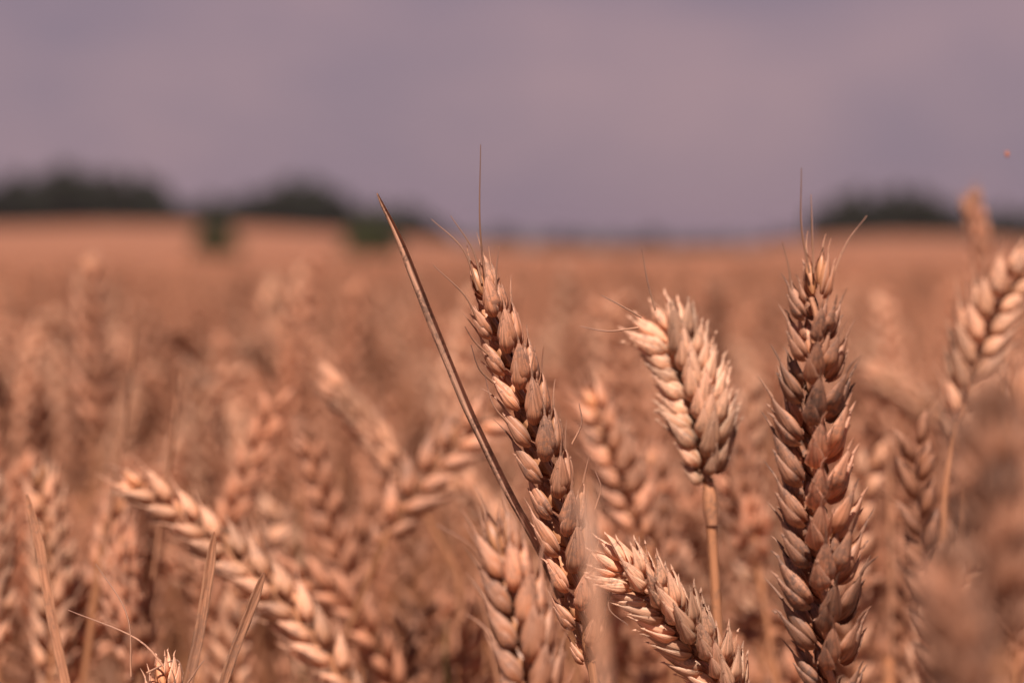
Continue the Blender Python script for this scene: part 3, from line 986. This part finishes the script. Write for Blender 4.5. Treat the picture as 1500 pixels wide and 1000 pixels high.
# ------------------------------------------------------------------ dry straws and leaf tips
def straw(label, pts, width, fold=0.7, seed=1, foot=None, cat='dry leaf', name='dry_leaf', mat=M_LEAF, side=None, split=False, group=None):
    rnd = random.Random(seed)
    P = [at(*q) for q in pts]
    n = 40
    c = catmull(P, n)
    root_z = gz(c[-1].x, c[-1].y)
    d = (c[-1] - c[-3]).normalized()
    ft = foot or Vector((c[-1].x + d.x * 0.12, c[-1].y + 0.02, root_z))
    low = catmull([c[-1], c[-1] + d * 0.05, c[-1].lerp(ft, 0.5), ft], 14)
    root = empty(name, ft)
    tag(root, label, cat, group)
    inv = Matrix.Translation(-ft)
    mb = MB()
    wd = [width * min(1.0, 0.16 + 1.1 * (i / (n * 0.3)) ** 0.6) * (1 + 0.03 * math.sin(i * 0.9 + seed)) for i in range(n)]
    blade(mb, c, wd, fold, rnd.uniform(-.1, .3), side=side, vr=(0, 5))
    if split:
        c2 = [p + Vector((-width * 0.75 * math.sin(min(1, k / 26) * math.pi) ** .6, 0.0003, 0)) for k, p in enumerate(c[2:28])]
        blade(mb, c2, [width * .5 * math.sin(max(.08, k / 26) * math.pi) + .0002 for k in range(26)], fold, .1, side=side, vr=(0, 3))
    link('blade', mb.mesh('blade', [mat]), root, inv)
    mb = MB()
    tube(mb, low, [width * 0.42 + 0.0004 * k / 13 for k in range(14)], 7, rnd=rnd, wob=.05, vr=(0, 5))
    link('stem', mb.mesh('stem', [M_STEM]), root, inv)
    return root
straw('long thin dry straw slanting from upper left down behind the sharp middle ear',
      [(553, 283, .548), (590, 354, .549), (636, 468, .551), (690, 598, .553), (748, 716, .556), (792, 795, .560), (826, 872, .565)], 0.0026, 1.1, 3, side=Vector((1, -0.5, 0)), mat=M_STRAW)
straw('pointed dry leaf tip at the far lower left', [(40, 724, .59), (58, 800, .59), (74, 890, .59), (98, 1010, .59)], 0.0026, .8, 4, side=Vector((1, 0.1, 0)))
straw('pointed dry leaf tip standing between the arching ear and the thin crooked awn', [(314, 778, .575), (305, 850, .575), (290, 940, .575), (272, 1020, .575)], 0.0027, .8, 5, side=Vector((1, 0.1, 0)))
straw('reddish pointed leaf tip leaning right at the lower left', [(387, 838, .57), (368, 890, .57), (345, 950, .57), (322, 1020, .57)], 0.0025, .8, 6, side=Vector((1, 0.1, 0)))
straw('out-of-focus dry leaf close to the lens in front of the lower middle ear', [(850, 700, .345), (864, 780, .34), (872, 880, .335), (886, 1020, .33)], 0.0022, .3, 7, side=Vector((1, 0.2, 0)), mat=M_STEM)
straw('thin blurred stalk with a leaf tip left of the pale leaning ear', [(200, 440, .74), (187, 560, .74), (170, 680, .74), (150, 800, .74)], 0.0030, .8, 8)
straw('thin blurred stalk halfway between the left stalks and the straw', [(262, 540, .72), (250, 640, .72), (236, 740, .72), (215, 900, .72)], 0.0030, .8, 9)
rl = random.Random(5)
for k in range(26):
    d = rl.uniform(.7, 1.3)
    px, py = rl.uniform(-50, 1550), rl.uniform(520, 900)
    dx = rl.uniform(-60, 60)
    straw('blurred dry leaf or bare stalk standing among the crowded ears', [(px + dx, py, d), (px + dx * .6, py + 90, d), (px + dx * .2, py + 200, d), (px, py + 330, d)],
          rl.uniform(.002, .005), .7, 50 + k, group='blurred dry leaves among the ears')

# a few green weeds between the stalks
for (px, py, d, lab) in ((440, 720, .85, 'thin green weed blade low in front of the sharp stems at left'), (655, 900, .78, 'greenish weed blade at the bottom left of the middle ear')):
    c = catmull([at(px, py, d), at(px - 8, py + 120, d), at(px + 4, py + 300, d), Vector((at(px, py, d).x, d, gz(0, d)))], 20)
    root = empty('weed', c[-1]); tag(root, lab, 'weed')
    mb = MB(); blade(mb, c, [0.0006 + 0.003 * math.sin(min(1, k / 8) * math.pi / 2) for k in range(20)], .5, 1.0)
    link('blade', mb.mesh('blade', [M_GREEN]), root, Matrix.Translation(-c[-1]))

# ------------------------------------------------------------------ small flying insect
p = at(1475, 226, .66)
root = empty('flying_insect', p); tag(root, 'tiny orange-brown insect in the air at the upper right', 'insect')
mb = MB()
tube(mb, [Vector((0, 0, -.0009)), Vector((0, 0, -.0006)), Vector((.0001, 0, 0)), Vector((0, 0, .0006)), Vector((0, 0, .0009))], [.0001, .0005, .0006, .0004, .0001], 8)
link('body', mb.mesh('body', [M_BUG]), root)
for s in (-1, 1):
    mb = MB()
    blade(mb, [Vector((0, 0, .0003)), Vector((s * .0006, 0, .0008)), Vector((s * .0011, 0, .0011)), Vector((s * .0013, 0, .0011))], [.0002, .0006, .0006, .0002], .2)
    link('wing', mb.mesh('wing', [M_BUG]), root)

# ------------------------------------------------------------------ the air
hz = MB()
X0, X1, Y0, Y1, Z0, Z1 = -7200, 7200, -300, 9200, -14, 26
hv = [(x, y, z) for z in (Z0, Z1) for (x, y) in ((X0, Y0), (X1, Y0), (X1, Y1), (X0, Y1))]
hz.add(hv, [(3, 2, 1, 0), (4, 5, 6, 7), (0, 1, 5, 4), (1, 2, 6, 5), (2, 3, 7, 6), (3, 0, 4, 7)], [(0, 0)] * 8)
hm = bpy.data.materials.new('haze')
hm.use_nodes = True
hm.node_tree.nodes.clear()
ho = N(hm.node_tree, 'ShaderNodeOutputMaterial')
hp = N(hm.node_tree, 'ShaderNodeVolumePrincipled')
hp.inputs['Color'].default_value = (0.42, 0.33, 0.42, 1)
hp.inputs['Density'].default_value = 0.0002
hp.inputs['Density Attribute'].default_value = ''
hm.node_tree.links.new(hp.outputs[0], ho.inputs['Volume'])
haze = link('haze', hz.mesh('haze', [hm], smooth=False))
tag(haze, kind='stuff')
